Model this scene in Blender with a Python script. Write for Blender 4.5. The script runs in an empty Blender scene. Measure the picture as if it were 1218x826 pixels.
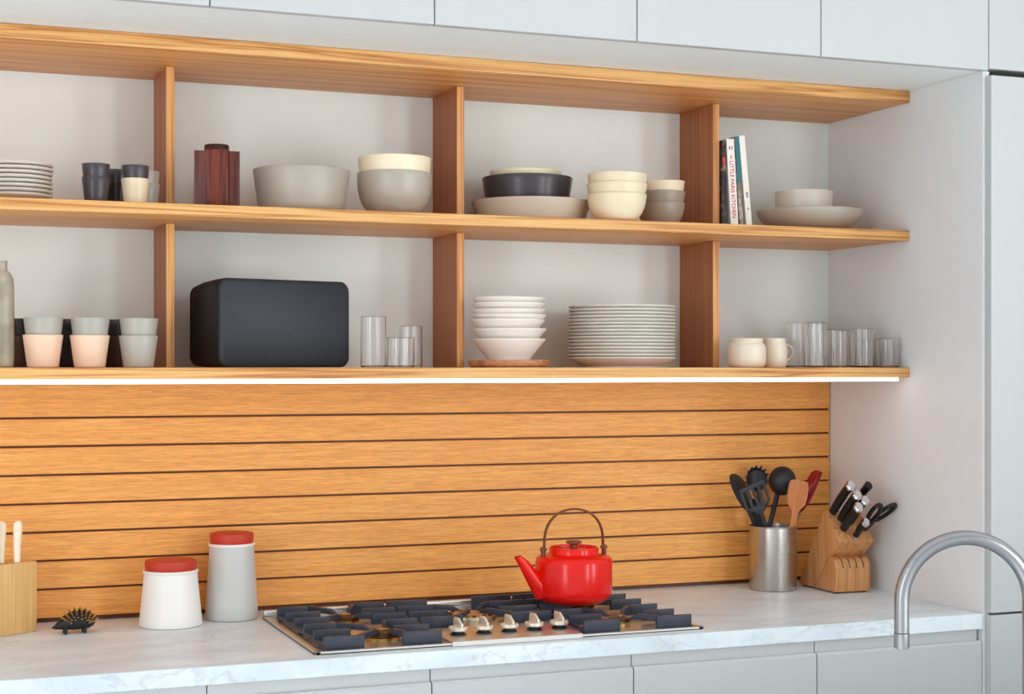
import bpy, bmesh, math, random
from mathutils import Vector, Matrix
C = bpy.context.scene
PI = math.pi
ZL0 = 1.470
random.seed(4)

# ------------------------------------------------------------------ camera, world, lights, exposure
cd = bpy.data.cameras.new('camera'); cam = bpy.data.objects.new('camera', cd); C.collection.objects.link(cam)
cd.sensor_width = 36; cd.lens = 36*1874.5/1218; cd.shift_y = 24.41/1218; cd.clip_start = .05
cam.location = (-2.3421, -3.674, 1.47); cam.rotation_euler = (PI/2, 0, -.3694)
C.camera = cam
C.view_settings.view_transform = 'Standard'; C.view_settings.look = 'None'
C.view_settings.gamma = 1; C.view_settings.use_curve_mapping = False
C.view_settings.exposure = 0.36
C.cycles.max_bounces = 24; C.cycles.transmission_bounces = 24; C.cycles.diffuse_bounces = 8
w = bpy.data.worlds.new('world'); C.world = w; w.use_nodes = True
_t = w.node_tree; _bg = _t.nodes['Background']; _bg.inputs[1].default_value = .80
_c = _t.nodes.new('ShaderNodeTexCoord'); _x = _t.nodes.new('ShaderNodeSeparateXYZ'); _r = _t.nodes.new('ShaderNodeValToRGB')
_t.links.new(_c.outputs['Generated'], _x.inputs[0]); _t.links.new(_x.outputs['Z'], _r.inputs['Fac']); _t.links.new(_r.outputs['Color'], _bg.inputs[0])
_r.color_ramp.elements[0].color = (.93, .975, 1, 1); _r.color_ramp.elements[1].color = (.50, .53, .57, 1); _r.color_ramp.elements[1].position = .75
def area(name, loc, target, sx, sy, power, col):
    l = bpy.data.lights.new(name, 'AREA'); l.shape = 'RECTANGLE'; l.size = sx; l.size_y = sy
    l.energy = power; l.color = col
    o = bpy.data.objects.new(name, l); C.collection.objects.link(o); o.location = loc
    o.rotation_euler = (Vector(target)-Vector(loc)).to_track_quat('-Z', 'Y').to_euler()
    return o
area('window_daylight', (.5, -4.9, 1.6), (-1.1, 0, 1.3), .6, 2.1, 27, (.98, .99, 1))
area('window_daylight', (2.0, -4.2, 1.6), (-1.1, 0, 1.3), .6, 2.1, 27, (.98, .99, 1))
area('side_window_daylight', (-4.6, -3.6, 1.5), (-1.0, 0, 1.3), 1.0, 1.8, 22, (.95, .97, 1))
sl = bpy.data.lights.new('bounce_sun', 'SUN'); sl.energy = 5.5; sl.angle = .02; sl.color = (.97, .99, 1)
so = bpy.data.objects.new('bounce_sun', sl); C.collection.objects.link(so); so.location = (1, -5, 5)
so.rotation_euler = Vector((-.12, .42, -1)).to_track_quat('-Z', 'Y').to_euler()   # added to bounce light off the floor onto the undersides

# ------------------------------------------------------------------ materials
def srgb(r, g, b):
    f = lambda c: (c/255/12.92 if c/255 <= .04045 else ((c/255+.055)/1.055)**2.4)
    return (f(r), f(g), f(b), 1)
def newmat(name):
    m = bpy.data.materials.new(name); m.use_nodes = True
    return m, m.node_tree, m.node_tree.nodes['Principled BSDF']
def N(nt, t, **kw):
    n = nt.nodes.new(t)
    for k, v in kw.items(): setattr(n, k, v)
    return n
def plain(name, col, rough=.5, metal=0, spec=.5, var=.04, vscale=14, bump=0, coat=0, trans=0, ior=1.45):
    m, nt, p = newmat(name)
    tc = N(nt, 'ShaderNodeTexCoord'); nz = N(nt, 'ShaderNodeTexNoise')
    nz.inputs['Scale'].default_value = vscale; nz.inputs['Detail'].default_value = 4
    nt.links.new(tc.outputs['Object'], nz.inputs['Vector'])
    r = N(nt, 'ShaderNodeValToRGB')
    lo = [max(0, c*(1-var)) for c in col[:3]]+[1]; hi = [min(1, c*(1+var)) for c in col[:3]]+[1]
    r.color_ramp.elements[0].color = lo; r.color_ramp.elements[1].color = hi
    r.color_ramp.elements[0].position = .3; r.color_ramp.elements[1].position = .7
    nt.links.new(nz.outputs['Fac'], r.inputs['Fac']); nt.links.new(r.outputs['Color'], p.inputs['Base Color'])
    p.inputs['Roughness'].default_value = rough; p.inputs['Metallic'].default_value = metal
    p.inputs['Specular IOR Level'].default_value = spec; p.inputs['Coat Weight'].default_value = coat
    p.inputs['Transmission Weight'].default_value = trans; p.inputs['IOR'].default_value = ior
    if bump:
        b = N(nt, 'ShaderNodeBump'); b.inputs['Strength'].default_value = bump; b.inputs['Distance'].default_value = .002
        n2 = N(nt, 'ShaderNodeTexNoise'); n2.inputs['Scale'].default_value = 300
        nt.links.new(tc.outputs['Object'], n2.inputs['Vector'])
        nt.links.new(n2.outputs['Fac'], b.inputs['Height']); nt.links.new(b.outputs['Normal'], p.inputs['Normal'])
    return m
def wood(name, light, mid, dark, axis='X', across=26, along=1.1, rings=3.2, fibre=.25, rough=.45, board=0, ringmix=.55, spec=.4):
    m, nt, p = newmat(name); L = nt.links.new
    tc = N(nt, 'ShaderNodeTexCoord'); vec = tc.outputs['Object']
    if board:      # shift the grain from board to board
        sp = N(nt, 'ShaderNodeSeparateXYZ'); L(vec, sp.inputs[0])
        dv = N(nt, 'ShaderNodeMath', operation='DIVIDE'); L(sp.outputs['Z'], dv.inputs[0]); dv.inputs[1].default_value = board
        of = N(nt, 'ShaderNodeMath', operation='ADD'); L(dv.outputs[0], of.inputs[0]); of.inputs[1].default_value = -((ZL0-.1130) % board)/board; dv = of
        fl = N(nt, 'ShaderNodeMath', operation='FLOOR'); L(dv.outputs[0], fl.inputs[0])
        mu = N(nt, 'ShaderNodeMath', operation='MULTIPLY'); L(fl.outputs[0], mu.inputs[0]); mu.inputs[1].default_value = 7.31
        cb = N(nt, 'ShaderNodeCombineXYZ'); L(mu.outputs[0], cb.inputs['X'])
        ad = N(nt, 'ShaderNodeVectorMath', operation='ADD'); L(vec, ad.inputs[0]); L(cb.outputs[0], ad.inputs[1])
        vec = ad.outputs[0]
    def mp(al, ac):
        k = N(nt, 'ShaderNodeMapping'); L(vec, k.inputs['Vector'])
        k.inputs['Scale'].default_value = {'X': (al, ac, ac), 'Y': (ac, al, ac), 'Z': (ac, ac, al)}[axis]
        return k.outputs['Vector']
    n1 = N(nt, 'ShaderNodeTexNoise'); n1.inputs['Scale'].default_value = 1; n1.inputs['Detail'].default_value = 3
    n1.inputs['Distortion'].default_value = .6; L(mp(along, across), n1.inputs['Vector'])
    k = N(nt, 'ShaderNodeMath', operation='MULTIPLY'); k.inputs[1].default_value = rings*2; L(n1.outputs['Fac'], k.inputs[0])
    pp = N(nt, 'ShaderNodeMath', operation='PINGPONG'); pp.inputs[1].default_value = 1; L(k.outputs[0], pp.inputs[0])
    rp = N(nt, 'ShaderNodeValToRGB'); e = rp.color_ramp.elements
    e[0].position = 0; e[0].color = dark; e[1].position = 1; e[1].color = light
    q = e.new(.42); q.color = mid
    L(pp.outputs[0], rp.inputs['Fac'])
    n2 = N(nt, 'ShaderNodeTexNoise'); n2.inputs['Scale'].default_value = 1; n2.inputs['Detail'].default_value = 5
    n2.inputs['Roughness'].default_value = .7; L(mp(along*9, across*11), n2.inputs['Vector'])
    f = N(nt, 'ShaderNodeMapRange'); L(n2.outputs['Fac'], f.inputs['Value'])
    f.inputs['From Min'].default_value = .3; f.inputs['From Max'].default_value = .7
    f.inputs['To Min'].default_value = 1-fibre; f.inputs['To Max'].default_value = 1+fibre*.6
    m0 = N(nt, 'ShaderNodeMix', data_type='RGBA'); m0.inputs['Factor'].default_value = ringmix
    m0.inputs['A'].default_value = mid; L(rp.outputs['Color'], m0.inputs['B'])
    mx = N(nt, 'ShaderNodeMix', data_type='RGBA', blend_type='MULTIPLY'); mx.inputs['Factor'].default_value = 1
    L(m0.outputs['Result'], mx.inputs['A'])
    cc = N(nt, 'ShaderNodeCombineColor'); [L(f.outputs[0], cc.inputs[i]) for i in range(3)]
    L(cc.outputs[0], mx.inputs['B']); L(mx.outputs['Result'], p.inputs['Base Color'])
    p.inputs['Roughness'].default_value = rough; p.inputs['Specular IOR Level'].default_value = spec
    b = N(nt, 'ShaderNodeBump'); b.inputs['Strength'].default_value = .12; b.inputs['Distance'].default_value = .001
    L(n2.outputs['Fac'], b.inputs['Height']); L(b.outputs['Normal'], p.inputs['Normal'])
    return m
def marble(name):
    m, nt, p = newmat(name); L = nt.links.new
    tc = N(nt, 'ShaderNodeTexCoord')
    mp = N(nt, 'ShaderNodeMapping'); L(tc.outputs['Object'], mp.inputs['Vector'])
    mp.inputs['Rotation'].default_value = (.3, .2, .75); mp.inputs['Scale'].default_value = (1.5, 3.4, 2.5)
    def vein(scale, width, seedloc, dist):
        mq = N(nt, 'ShaderNodeMapping'); L(mp.outputs[0], mq.inputs['Vector']); mq.inputs['Location'].default_value = seedloc
        n = N(nt, 'ShaderNodeTexNoise'); n.inputs['Scale'].default_value = scale; n.inputs['Detail'].default_value = 7
        n.inputs['Roughness'].default_value = .58; n.inputs['Distortion'].default_value = dist; L(mq.outputs[0], n.inputs['Vector'])
        s = N(nt, 'ShaderNodeMath', operation='SUBTRACT'); L(n.outputs['Fac'], s.inputs[0]); s.inputs[1].default_value = .5
        a = N(nt, 'ShaderNodeMath', operation='ABSOLUTE'); L(s.outputs[0], a.inputs[0])
        r = N(nt, 'ShaderNodeMapRange'); L(a.outputs[0], r.inputs['Value']); r.inputs['From Max'].default_value = width
        r.inputs['To Min'].default_value = 1; r.inputs['To Max'].default_value = 0
        return r.outputs[0]
    v1 = vein(1.3, .010, (0, 0, 0), .5); v2 = vein(4.5, .03, (4, 2, 7), .6)
    cl = N(nt, 'ShaderNodeTexNoise'); cl.inputs['Scale'].default_value = 3; cl.inputs['Detail'].default_value = 6; L(mp.outputs[0], cl.inputs['Vector'])
    rp = N(nt, 'ShaderNodeValToRGB'); rp.color_ramp.elements[0].position = .3; rp.color_ramp.elements[1].position = .62
    rp.color_ramp.elements[0].color = srgb(200, 211, 217); rp.color_ramp.elements[1].color = srgb(222, 232, 236)
    L(cl.outputs['Fac'], rp.inputs['Fac'])
    def mix(fac, k, a, col):
        mu = N(nt, 'ShaderNodeMath', operation='MULTIPLY'); L(fac, mu.inputs[0]); mu.inputs[1].default_value = k
        x = N(nt, 'ShaderNodeMix', data_type='RGBA'); L(mu.outputs[0], x.inputs['Factor']); L(a, x.inputs['A']); x.inputs['B'].default_value = col
        return x.outputs['Result']
    c = mix(v2, .14, rp.outputs['Color'], srgb(165, 168, 176))
    c = mix(v1, .36, c, srgb(170, 168, 170))
    L(c, p.inputs['Base Color']); p.inputs['Roughness'].default_value = .38; p.inputs['Specular IOR Level'].default_value = .22
    return m
def brushed(name, col, rough=.3, axis='Z'):
    m, nt, p = newmat(name); L = nt.links.new
    tc = N(nt, 'ShaderNodeTexCoord'); mp = N(nt, 'ShaderNodeMapping'); L(tc.outputs['Object'], mp.inputs['Vector'])
    mp.inputs['Scale'].default_value = {'X': (3, 500, 500), 'Z': (500, 500, 3), 'XY': (3, 3, 900)}[axis]
    n = N(nt, 'ShaderNodeTexNoise'); n.inputs['Scale'].default_value = 1; n.inputs['Detail'].default_value = 2; L(mp.outputs[0], n.inputs['Vector'])
    r = N(nt, 'ShaderNodeMapRange'); L(n.outputs['Fac'], r.inputs['Value'])
    r.inputs['To Min'].default_value = rough*.9; r.inputs['To Max'].default_value = rough*1.1
    L(r.outputs[0], p.inputs['Roughness']); p.inputs['Base Color'].default_value = col; p.inputs['Metallic'].default_value = 1
    return m
def emit(name, col, s):
    m, nt, p = newmat(name); p.inputs['Base Color'].default_value = col
    p.inputs['Emission Color'].default_value = col; p.inputs['Emission Strength'].default_value = s
    return m
def speckle(name, a, b, scale, lo=.45, hi=.55, rough=.6):
    m, nt, p = newmat(name); L = nt.links.new
    tc = N(nt, 'ShaderNodeTexCoord'); n = N(nt, 'ShaderNodeTexNoise'); n.inputs['Scale'].default_value = scale; n.inputs['Detail'].default_value = 3
    L(tc.outputs['Object'], n.inputs['Vector']); r = N(nt, 'ShaderNodeValToRGB'); r.color_ramp.elements[0].position = lo; r.color_ramp.elements[1].position = hi
    r.color_ramp.elements[0].color = a; r.color_ramp.elements[1].color = b
    L(n.outputs['Fac'], r.inputs['Fac']); L(r.outputs['Color'], p.inputs['Base Color']); p.inputs['Roughness'].default_value = rough
    return m

M = {}
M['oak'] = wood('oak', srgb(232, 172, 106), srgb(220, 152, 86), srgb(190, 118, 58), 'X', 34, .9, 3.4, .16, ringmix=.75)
M['oak_upright_shaded'] = wood('oak_upright_shaded', srgb(184, 118, 66), srgb(168, 100, 54), srgb(136, 76, 38), 'Z', 60, .7, 3.0, .2, ringmix=.6)  # divider sides: shade painted in as a darker oak tone
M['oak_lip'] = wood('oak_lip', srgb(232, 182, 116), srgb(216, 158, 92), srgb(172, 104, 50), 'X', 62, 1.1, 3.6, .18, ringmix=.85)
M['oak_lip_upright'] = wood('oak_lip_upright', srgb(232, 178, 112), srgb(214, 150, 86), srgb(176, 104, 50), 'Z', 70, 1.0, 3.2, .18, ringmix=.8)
M['oak_board'] = wood('oak_board', srgb(249, 188, 110), srgb(243, 174, 92), srgb(224, 144, 66), 'X', 75, 3.2, 2.0, .34, .5, board=.0640, ringmix=.45)
M['board_shadow'] = wood('board_gap_shade', srgb(110, 60, 25), srgb(96, 50, 20), srgb(70, 36, 14), 'X', 40)  # backing wood with the shade of the plank gaps in its colour
M['rosewood'] = wood('rosewood', srgb(128, 54, 32), srgb(98, 36, 22), srgb(48, 18, 14), 'Z', 60, 2.5, 3, .45, .3, ringmix=.8)
M['rosewood_dark'] = wood('rosewood_dark', srgb(78, 36, 30), srgb(60, 26, 22), srgb(36, 16, 14), 'Z', 60, 2.5, 3, .3, .25)
M['bamboo'] = wood('bamboo', srgb(238, 200, 140), srgb(228, 186, 122), srgb(205, 158, 95), 'Z', 55, 1.2, 2, .12)
M['block_wood'] = wood('block_wood', srgb(216, 160, 106), srgb(198, 138, 84), srgb(160, 102, 58), 'Z', 55, 2, 3, .2)
M['trivet'] = wood('trivet_wood', srgb(214, 160, 116), srgb(192, 128, 84), srgb(140, 84, 50), 'X', 50, 6, 3, .2)
M['spatula_wood'] = wood('spatula_wood', srgb(214, 140, 84), srgb(200, 122, 66), srgb(176, 100, 50), 'Z', 60, 3, 2, .15)
M['teak'] = wood('teak', srgb(150, 88, 52), srgb(128, 72, 42), srgb(92, 48, 28), 'X', 60, 3, 2, .2)
M['lacquer'] = plain('white_lacquer', srgb(188, 190, 190), .35, var=.006)
M['lacquer_in'] = plain('white_carcass', srgb(238, 244, 243), .5, var=.006)
M['paint'] = plain('niche_paint', srgb(235, 243, 240), .6, var=.01, vscale=5)
M['floor'] = wood('floor_bounce_grey', srgb(228, 230, 232), srgb(222, 225, 228), srgb(206, 210, 214), 'X', 8, .6, 2, .1, board=0)  # unseen floor, pale cool grey picked for the light it bounces up
M['ceiling'] = plain('ceiling_paint', srgb(240, 240, 240), .8, var=.01)
M['gap_shade'] = plain('recess_shade', srgb(50, 46, 42), .8)  # plain dark colour standing in for shade in gaps and openings
M['marble'] = marble('marble')
M['led'] = emit('led_diffuser', (1, .99, .97, 1), 1.9)
M['steel'] = brushed('brushed_steel', srgb(216, 214, 210), .4, 'X')
M['steel_v'] = brushed('brushed_steel_round', srgb(196, 190, 182), .28, 'XY')
M['faucet'] = brushed('faucet_steel', srgb(160, 160, 162), .3, 'Z')
M['chrome'] = plain('polished_steel', srgb(225, 225, 225), .15, 1, var=.01)
M['iron'] = plain('enamelled_iron', srgb(52, 56, 68), .42, var=.1, vscale=60, bump=.1)
M['knobmetal'] = plain('knob_metal', srgb(232, 222, 206), .35, .6, var=.02)
M['brass'] = plain('burner_brass', srgb(206, 160, 96), .3, 1, var=.12, vscale=60)
M['bronze'] = plain('burner_bronze', srgb(92, 68, 50), .4, .8, var=.2, vscale=80)
M['wokmetal'] = plain('burner_ring_metal', srgb(205, 185, 155), .35, .9, var=.15, vscale=60)
M['blackrub'] = plain('black_base', srgb(22, 22, 24), .5)
M['red'] = plain('red_enamel', srgb(228, 20, 10), .2, spec=.35, var=.02, coat=.15)
M['redlid'] = plain('terracotta_red_lid', srgb(188, 56, 34), .5, var=.03)
M['whitecan'] = plain('white_ceramic', srgb(240, 239, 234), .42, var=.01)
M['greycan'] = plain('pale_grey_ceramic', srgb(198, 199, 196), .42, var=.015)
M['canrim'] = plain('white_rim', srgb(240, 240, 236), .35, var=.01)
M['stone'] = plain('greige_glaze', srgb(176, 168, 156), .28, var=.03)
M['stonelight'] = plain('light_greige_glaze', srgb(206, 198, 186), .34, var=.02)
M['taupe'] = plain('taupe_glaze', srgb(156, 141, 126), .28, var=.03)
M['greige'] = plain('grey_beige_glaze', srgb(172, 165, 152), .34, var=.03)
M['cream'] = plain('cream_glaze', srgb(240, 226, 196), .34, var=.015)
M['dishglaze'] = plain('pale_taupe_glaze', srgb(204, 194, 177), .3, var=.02)
M['ivory'] = plain('ivory_glaze', srgb(229, 213, 181), .34, var=.02)
M['charcoal'] = plain('charcoal_glaze', srgb(68, 62, 66), .28, var=.04)
M['black'] = plain('black_glaze', srgb(50, 44, 44), .36, var=.05)
M['brown'] = plain('dark_brown_glaze', srgb(74, 48, 40), .4, var=.06)
M['pink'] = plain('blush_glaze', srgb(232, 200, 174), .4, var=.015)
M['grey'] = plain('grey_glaze', srgb(172, 168, 158), .28, var=.02)
M['white'] = plain('white_stoneware', srgb(238, 231, 222), .32, var=.012)
M['plate'] = plain('pale_stoneware', srgb(216, 211, 200), .3, var=.015)
M['platebase'] = plain('plate_base', srgb(205, 195, 180), .34, var=.015)
M['sand'] = plain('sand_stoneware', srgb(196, 186, 166), .4, var=.02)
M['mug'] = plain('cream_stoneware', srgb(234, 224, 204), .3, var=.015)
M['vase'] = speckle('mottled_bottle', srgb(140, 132, 114), srgb(176, 168, 148), 18, .35, .65, .35)
M['speaker'] = plain('speaker_cabinet', srgb(18, 18, 20), .55, var=.05)
M['grille'] = plain('speaker_grille', srgb(36, 40, 48), .5, var=.06, vscale=900, bump=.25)
M['bk'] = plain('black_nylon', srgb(36, 38, 46), .45, var=.06)
M['bkhandle'] = plain('black_handle', srgb(18, 18, 20), .35, var=.05)
M['redtong'] = plain('red_silicone', srgb(150, 22, 28), .4, var=.04)
M['creamhandle'] = plain('cream_handle', srgb(244, 232, 206), .35, var=.01)
M['hog'] = plain('black_iron', srgb(40, 40, 44), .5, .3, var=.15, vscale=80)
M['hogtip'] = plain('brass_tips', srgb(200, 160, 90), .35, .8, var=.1)
M['paper'] = plain('page_block', srgb(236, 230, 218), .7, var=.02)
M['bookwhite'] = plain('white_cover', srgb(240, 238, 232), .4, var=.01)
M['bookteal'] = plain('teal_cover', srgb(20, 110, 122), .4, var=.02)
M['bookgrey'] = speckle('photo_cover_grey', srgb(120, 112, 104), srgb(196, 186, 174), 60, .4, .6)
M['bookdark'] = speckle('photo_cover_dark', srgb(34, 22, 24), srgb(150, 120, 100), 55, .52, .72)
M['bookred'] = plain('red_cover', srgb(200, 40, 40), .4, var=.02)
M['ink'] = plain('red_ink', srgb(205, 44, 44), .5, var=.01)
M['inkgrey'] = plain('grey_ink', srgb(150, 158, 168), .5, var=.01)
def glassmat():
    m, nt, p = newmat('clear_glass'); L = nt.links.new
    tc = N(nt, 'ShaderNodeTexCoord'); n = N(nt, 'ShaderNodeTexNoise'); L(tc.outputs['Object'], n.inputs['Vector'])
    r = N(nt, 'ShaderNodeMapRange'); L(n.outputs['Fac'], r.inputs['Value']); r.inputs['To Min'].default_value = 0; r.inputs['To Max'].default_value = .02
    L(r.outputs[0], p.inputs['Roughness']); p.inputs['Base Color'].default_value = (.998, 1, .999, 1)
    p.inputs['Transmission Weight'].default_value = 1; p.inputs['IOR'].default_value = 1.36
    return m
M['glass'] = glassmat()

# ------------------------------------------------------------------ mesh helpers
def box(bm, x0, y0, z0, x1, y1, z1, bev=0, seg=2, mi=0, mat=None):
    t = bmesh.new(); bmesh.ops.create_cube(t, size=1)
    for v in t.verts: v.co = Vector(((x0+x1)/2+v.co.x*(x1-x0), (y0+y1)/2+v.co.y*(y1-y0), (z0+z1)/2+v.co.z*(z1-z0)))
    if bev: bmesh.ops.bevel(t, geom=t.edges[:], offset=bev, segments=seg, affect='EDGES', profile=.5)
    if mat is not None: bmesh.ops.transform(t, matrix=mat, verts=t.verts[:])
    for f in t.faces: f.material_index = mi
    merge(bm, t); return bm
def merge(bm, t):
    me = bpy.data.meshes.new('tmp'); t.to_mesh(me); t.free(); bm.from_mesh(me); bpy.data.meshes.remove(me)
def lathe(bm, prof, seg=64, cx=0, cy=0, cz=0, mi=0, closed=False, sq=None):
    """revolve (r,z) points about a vertical axis; r = 0 points become poles"""
    rings = []
    for r, z in prof:
        if r < 1e-6: rings.append([bm.verts.new((cx, cy, cz+z))])
        else:
            rings.append([bm.verts.new((cx+r*math.cos(2*PI*i/seg), cy+r*math.sin(2*PI*i/seg), cz+z)) for i in range(seg)])
    pairs = list(zip(rings, rings[1:]))
    if closed: pairs.append((rings[-1], rings[0]))
    for a, b in pairs:
        for i in range(seg):
            j = (i+1) % seg
            if len(a) == 1 and len(b) == 1: continue
            if len(a) == 1: f = (a[0], b[j], b[i])
            elif len(b) == 1: f = (a[i], a[j], b[0])
            else: f = (a[i], a[j], b[j], b[i])
            try: bm.faces.new(f).material_index = mi
            except ValueError: pass
    return bm
def shell(outer, t, floor=None):
    """closed cup profile: outer points from (0,z) to the rim, then the inner wall back to the axis"""
    floor = t if floor is None else floor
    zb = outer[0][1]; inner = []
    for r, z in reversed(outer):
        if r-t > 1e-4: inner.append((r-t, max(z, zb+floor)))
    r, z = outer[-1]
    rim = [(r-t*.15, z+t*.35), (r-t*.5, z+t*.5), (r-t*.85, z+t*.35)]
    inner.append((0, zb+floor))
    out = list(outer)+rim+inner
    res = [out[0]]
    for p in out[1:]:
        if abs(p[0]-res[-1][0])+abs(p[1]-res[-1][1]) > 1e-5: res.append(p)
    return res
def bowl_profile(r, h, rb, taper, hr, foot=0, n=10):
    """wall of top radius r leaning in by taper per metre of depth, rounded into a base of radius rb over height hr"""
    pts = [(0, 0), (rb*.9, 0), (rb, foot*.3)]
    if foot: pts.append((rb, foot))
    for i in range(1, n+1):
        z = foot+(hr-foot)*(1-math.cos(i/n*PI/2)); u = (z-foot)/(hr-foot)
        rw = r-taper*(h-z); k = 1-math.sqrt(max(0, 1-(1-u)**2))
        pts.append((rw-(rw-rb)*k, z))
    for i in range(1, 4):
        z = hr+(h-hr)*i/3; pts.append((r-taper*(h-z), z))
    return pts
def tube(bm, pts, rad, seg=12, cap=True, mi=0, flat=None, close=False):
    """sweep a circle (or an ellipse, flat=(across,normal)) along points; rad number or list"""
    pts = [Vector(p) for p in pts]; n = len(pts); rings = []; up = None
    for i, p in enumerate(pts):
        if close: d = pts[(i+1) % n]-pts[i-1]
        else: d = (pts[min(i+1, n-1)]-pts[max(i-1, 0)])
        d.normalize()
        if up is None:
            up = Vector((0, 1, 0)) if abs(d.y) < .9 else Vector((1, 0, 0))
        s = d.cross(up); s.normalize(); up = s.cross(d); up.normalize()
        r = rad[i] if isinstance(rad, (list, tuple)) else rad
        a, b = (r, r) if flat is None else (r*flat[0], r*flat[1])
        rings.append([bm.verts.new(p+s*(a*math.cos(2*PI*k/seg))+up*(b*math.sin(2*PI*k/seg))) for k in range(seg)])
    prs = list(zip(rings, rings[1:]))
    if close: prs.append((rings[-1], rings[0]))
    for a, b in prs:
        for k in range(seg):
            j = (k+1) % seg; bm.faces.new((a[k], b[k], b[j], a[j])).material_index = mi
    if cap and not close:
        bm.faces.new(rings[0]).material_index = mi; bm.faces.new(rings[-1][::-1]).material_index = mi
    return bm
def prism(bm, poly, depth, plane='XZ', off=0, mi=0, mat=None, bev=0):
    """extrude a 2-D polygon by depth along the missing axis"""
    t = bmesh.new()
    f = {'XZ': lambda a, b, c: (a, c, b), 'XY': lambda a, b, c: (a, b, c), 'YZ': lambda a, b, c: (c, a, b)}[plane]
    lo = [t.verts.new(f(a, b, off)) for a, b in poly]; hi = [t.verts.new(f(a, b, off+depth)) for a, b in poly]
    t.faces.new(lo); t.faces.new(hi[::-1]); n = len(poly)
    for i in range(n):
        j = (i+1) % n; t.faces.new((lo[i], hi[i], hi[j], lo[j]))
    if bev: bmesh.ops.bevel(t, geom=t.edges[:], offset=bev, segments=2, affect='EDGES', profile=.5)
    if mat is not None: bmesh.ops.transform(t, matrix=mat, verts=t.verts[:])
    for fc in t.faces: fc.material_index = mi
    merge(bm, t); return bm
def slab(bm, outline, thick, bend=None, mat=None, mi=0):
    """flat head: outline in local X-Z, thickness along Y; bend(x,z) gives an offset along Y"""
    t = bmesh.new()
    lo = [t.verts.new((a, -thick/2, b)) for a, b in outline]; hi = [t.verts.new((a, thick/2, b)) for a, b in outline]
    n = len(outline)
    for i in range(n):
        j = (i+1) % n; t.faces.new((lo[i], lo[j], hi[j], hi[i]))
    t.faces.new(lo[::-1]); t.faces.new(hi)
    bmesh.ops.triangulate(t, faces=[f for f in t.faces if len(f.verts) > 4])
    if bend:
        bmesh.ops.subdivide_edges(t, edges=[e for e in t.edges if e.calc_length() > thick*1.5], cuts=2, use_grid_fill=True)
        for v in t.verts: v.co.y += bend(v.co.x, v.co.z)
    if mat is not None: bmesh.ops.transform(t, matrix=mat, verts=t.verts[:])
    for f in t.faces: f.material_index = mi
    merge(bm, t); return bm
def obj(name, bm, mats, parent=None, loc=(0, 0, 0), smooth=35, rot=None):
    bmesh.ops.recalc_face_normals(bm, faces=bm.faces[:])
    me = bpy.data.meshes.new(name); bm.to_mesh(me); bm.free()
    if not isinstance(mats, (list, tuple)): mats = [mats]
    for m in mats: me.materials.append(m)
    if smooth:
        for p in me.polygons: p.use_smooth = True
        me.set_sharp_from_angle(angle=math.radians(smooth))
    o = bpy.data.objects.new(name, me); C.collection.objects.link(o); o.location = loc
    if rot: o.rotation_euler = rot
    if parent: o.parent = parent
    return o
def tag(o, label, cat, group=None):
    o['label'] = label; o['category'] = cat
    if group: o['group'] = group
    return o
def thing(name, label, cat, loc=(0, 0, 0), rz=0, group=None):
    o = bpy.data.objects.new(name, None); C.collection.objects.link(o); o.empty_display_size = .05
    o.location = loc; o.rotation_euler = (0, 0, rz)
    return tag(o, label, cat, group)
def struct(name, bm, m, **kw):
    o = obj(name, bm, m, smooth=0, **kw); o['kind'] = 'structure'; return o
def dup(root, loc, label=None, rz=None, mats=None, rot=None):
    r = root.copy(); C.collection.objects.link(r); r.location = loc
    if rz is not None: r.rotation_euler = (0, 0, rz)
    if rot is not None: r.rotation_euler = rot
    if label: r['label'] = label
    for ch in list(root.children):
        c = ch.copy(); C.collection.objects.link(c); c.parent = r
        for g in list(ch.children):
            d = g.copy(); C.collection.objects.link(d); d.parent = c
    return r
BM = bmesh.new
def bx(*a, **k): return box(BM(), *a, **k)

# ------------------------------------------------------------------ levels
ZCT = .898                     # worktop
ZL, ZM, ZT = 1.470, 1.8112, 2.1592   # tops of the three shelves
SD = .371                      # shelf depth
YF = -.654                     # worktop front
SEAMS = [-2.6955, -2.2452, -1.7948, -1.3445, -.8949, -.4446, .0067]

# ------------------------------------------------------------------ room
struct('floor', bx(-5, -4.4, -.1, 1.6, .15, 0), M['floor'])
struct('wall_back', bx(-5, 0, 0, 1.6, .15, 2.7), M['paint'])
struct('ceiling', bx(-5, -3.0, 2.7, 1.6, .15, 2.8), M['ceiling'])
struct('wall_right', bx(.75, -1.5, 0, .9, 0, 2.7), M['paint'])
struct('trim_1', bx(0, YF, 0, .018, -.001, 2.1595), plain('side_panel', srgb(224, 227, 229), .5, var=.006))

# upper cabinets: carcass + door
ucl = {2: 'white upper cabinet above the plate and cup stacks, cut by the left picture edge',
       3: 'white handleless upper cabinet above the rosewood canister and the wide grey bowl',
       4: 'white handleless upper cabinet above the deep grey bowl and the second divider',
       5: 'white handleless upper cabinet above the nested cream bowls and the third divider',
       6: 'white handleless upper cabinet above the shallow serving bowl, beside the grey side panel'}
for i in range(2, 7):
    x0, x1 = SEAMS[i-1], SEAMS[i]
    t = thing('upper_cabinet', ucl[i], 'cabinet', ((x0+x1)/2, 0, 2.160), 0, 'white upper cabinets above the shelves')
    h = (x1-x0)/2
    obj('carcass', bx(-h, -.646, 0, h, -.001, .535), M['lacquer_in'], t, smooth=0)
    obj('door', bx(-h+.0012, -.668, -.001, h-.0012, -.648, .535, bev=.0012, seg=1), M['lacquer'], t)
t = thing('upper_cabinet', 'white upper cabinet door at the right end, above the tall full-height door', 'cabinet', (.31, 0, 2.160), 0, 'white upper cabinets above the shelves')
obj('carcass', bx(-.292, -.646, .008, .292, -.001, .54), M['lacquer_in'], t, smooth=0)
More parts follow.
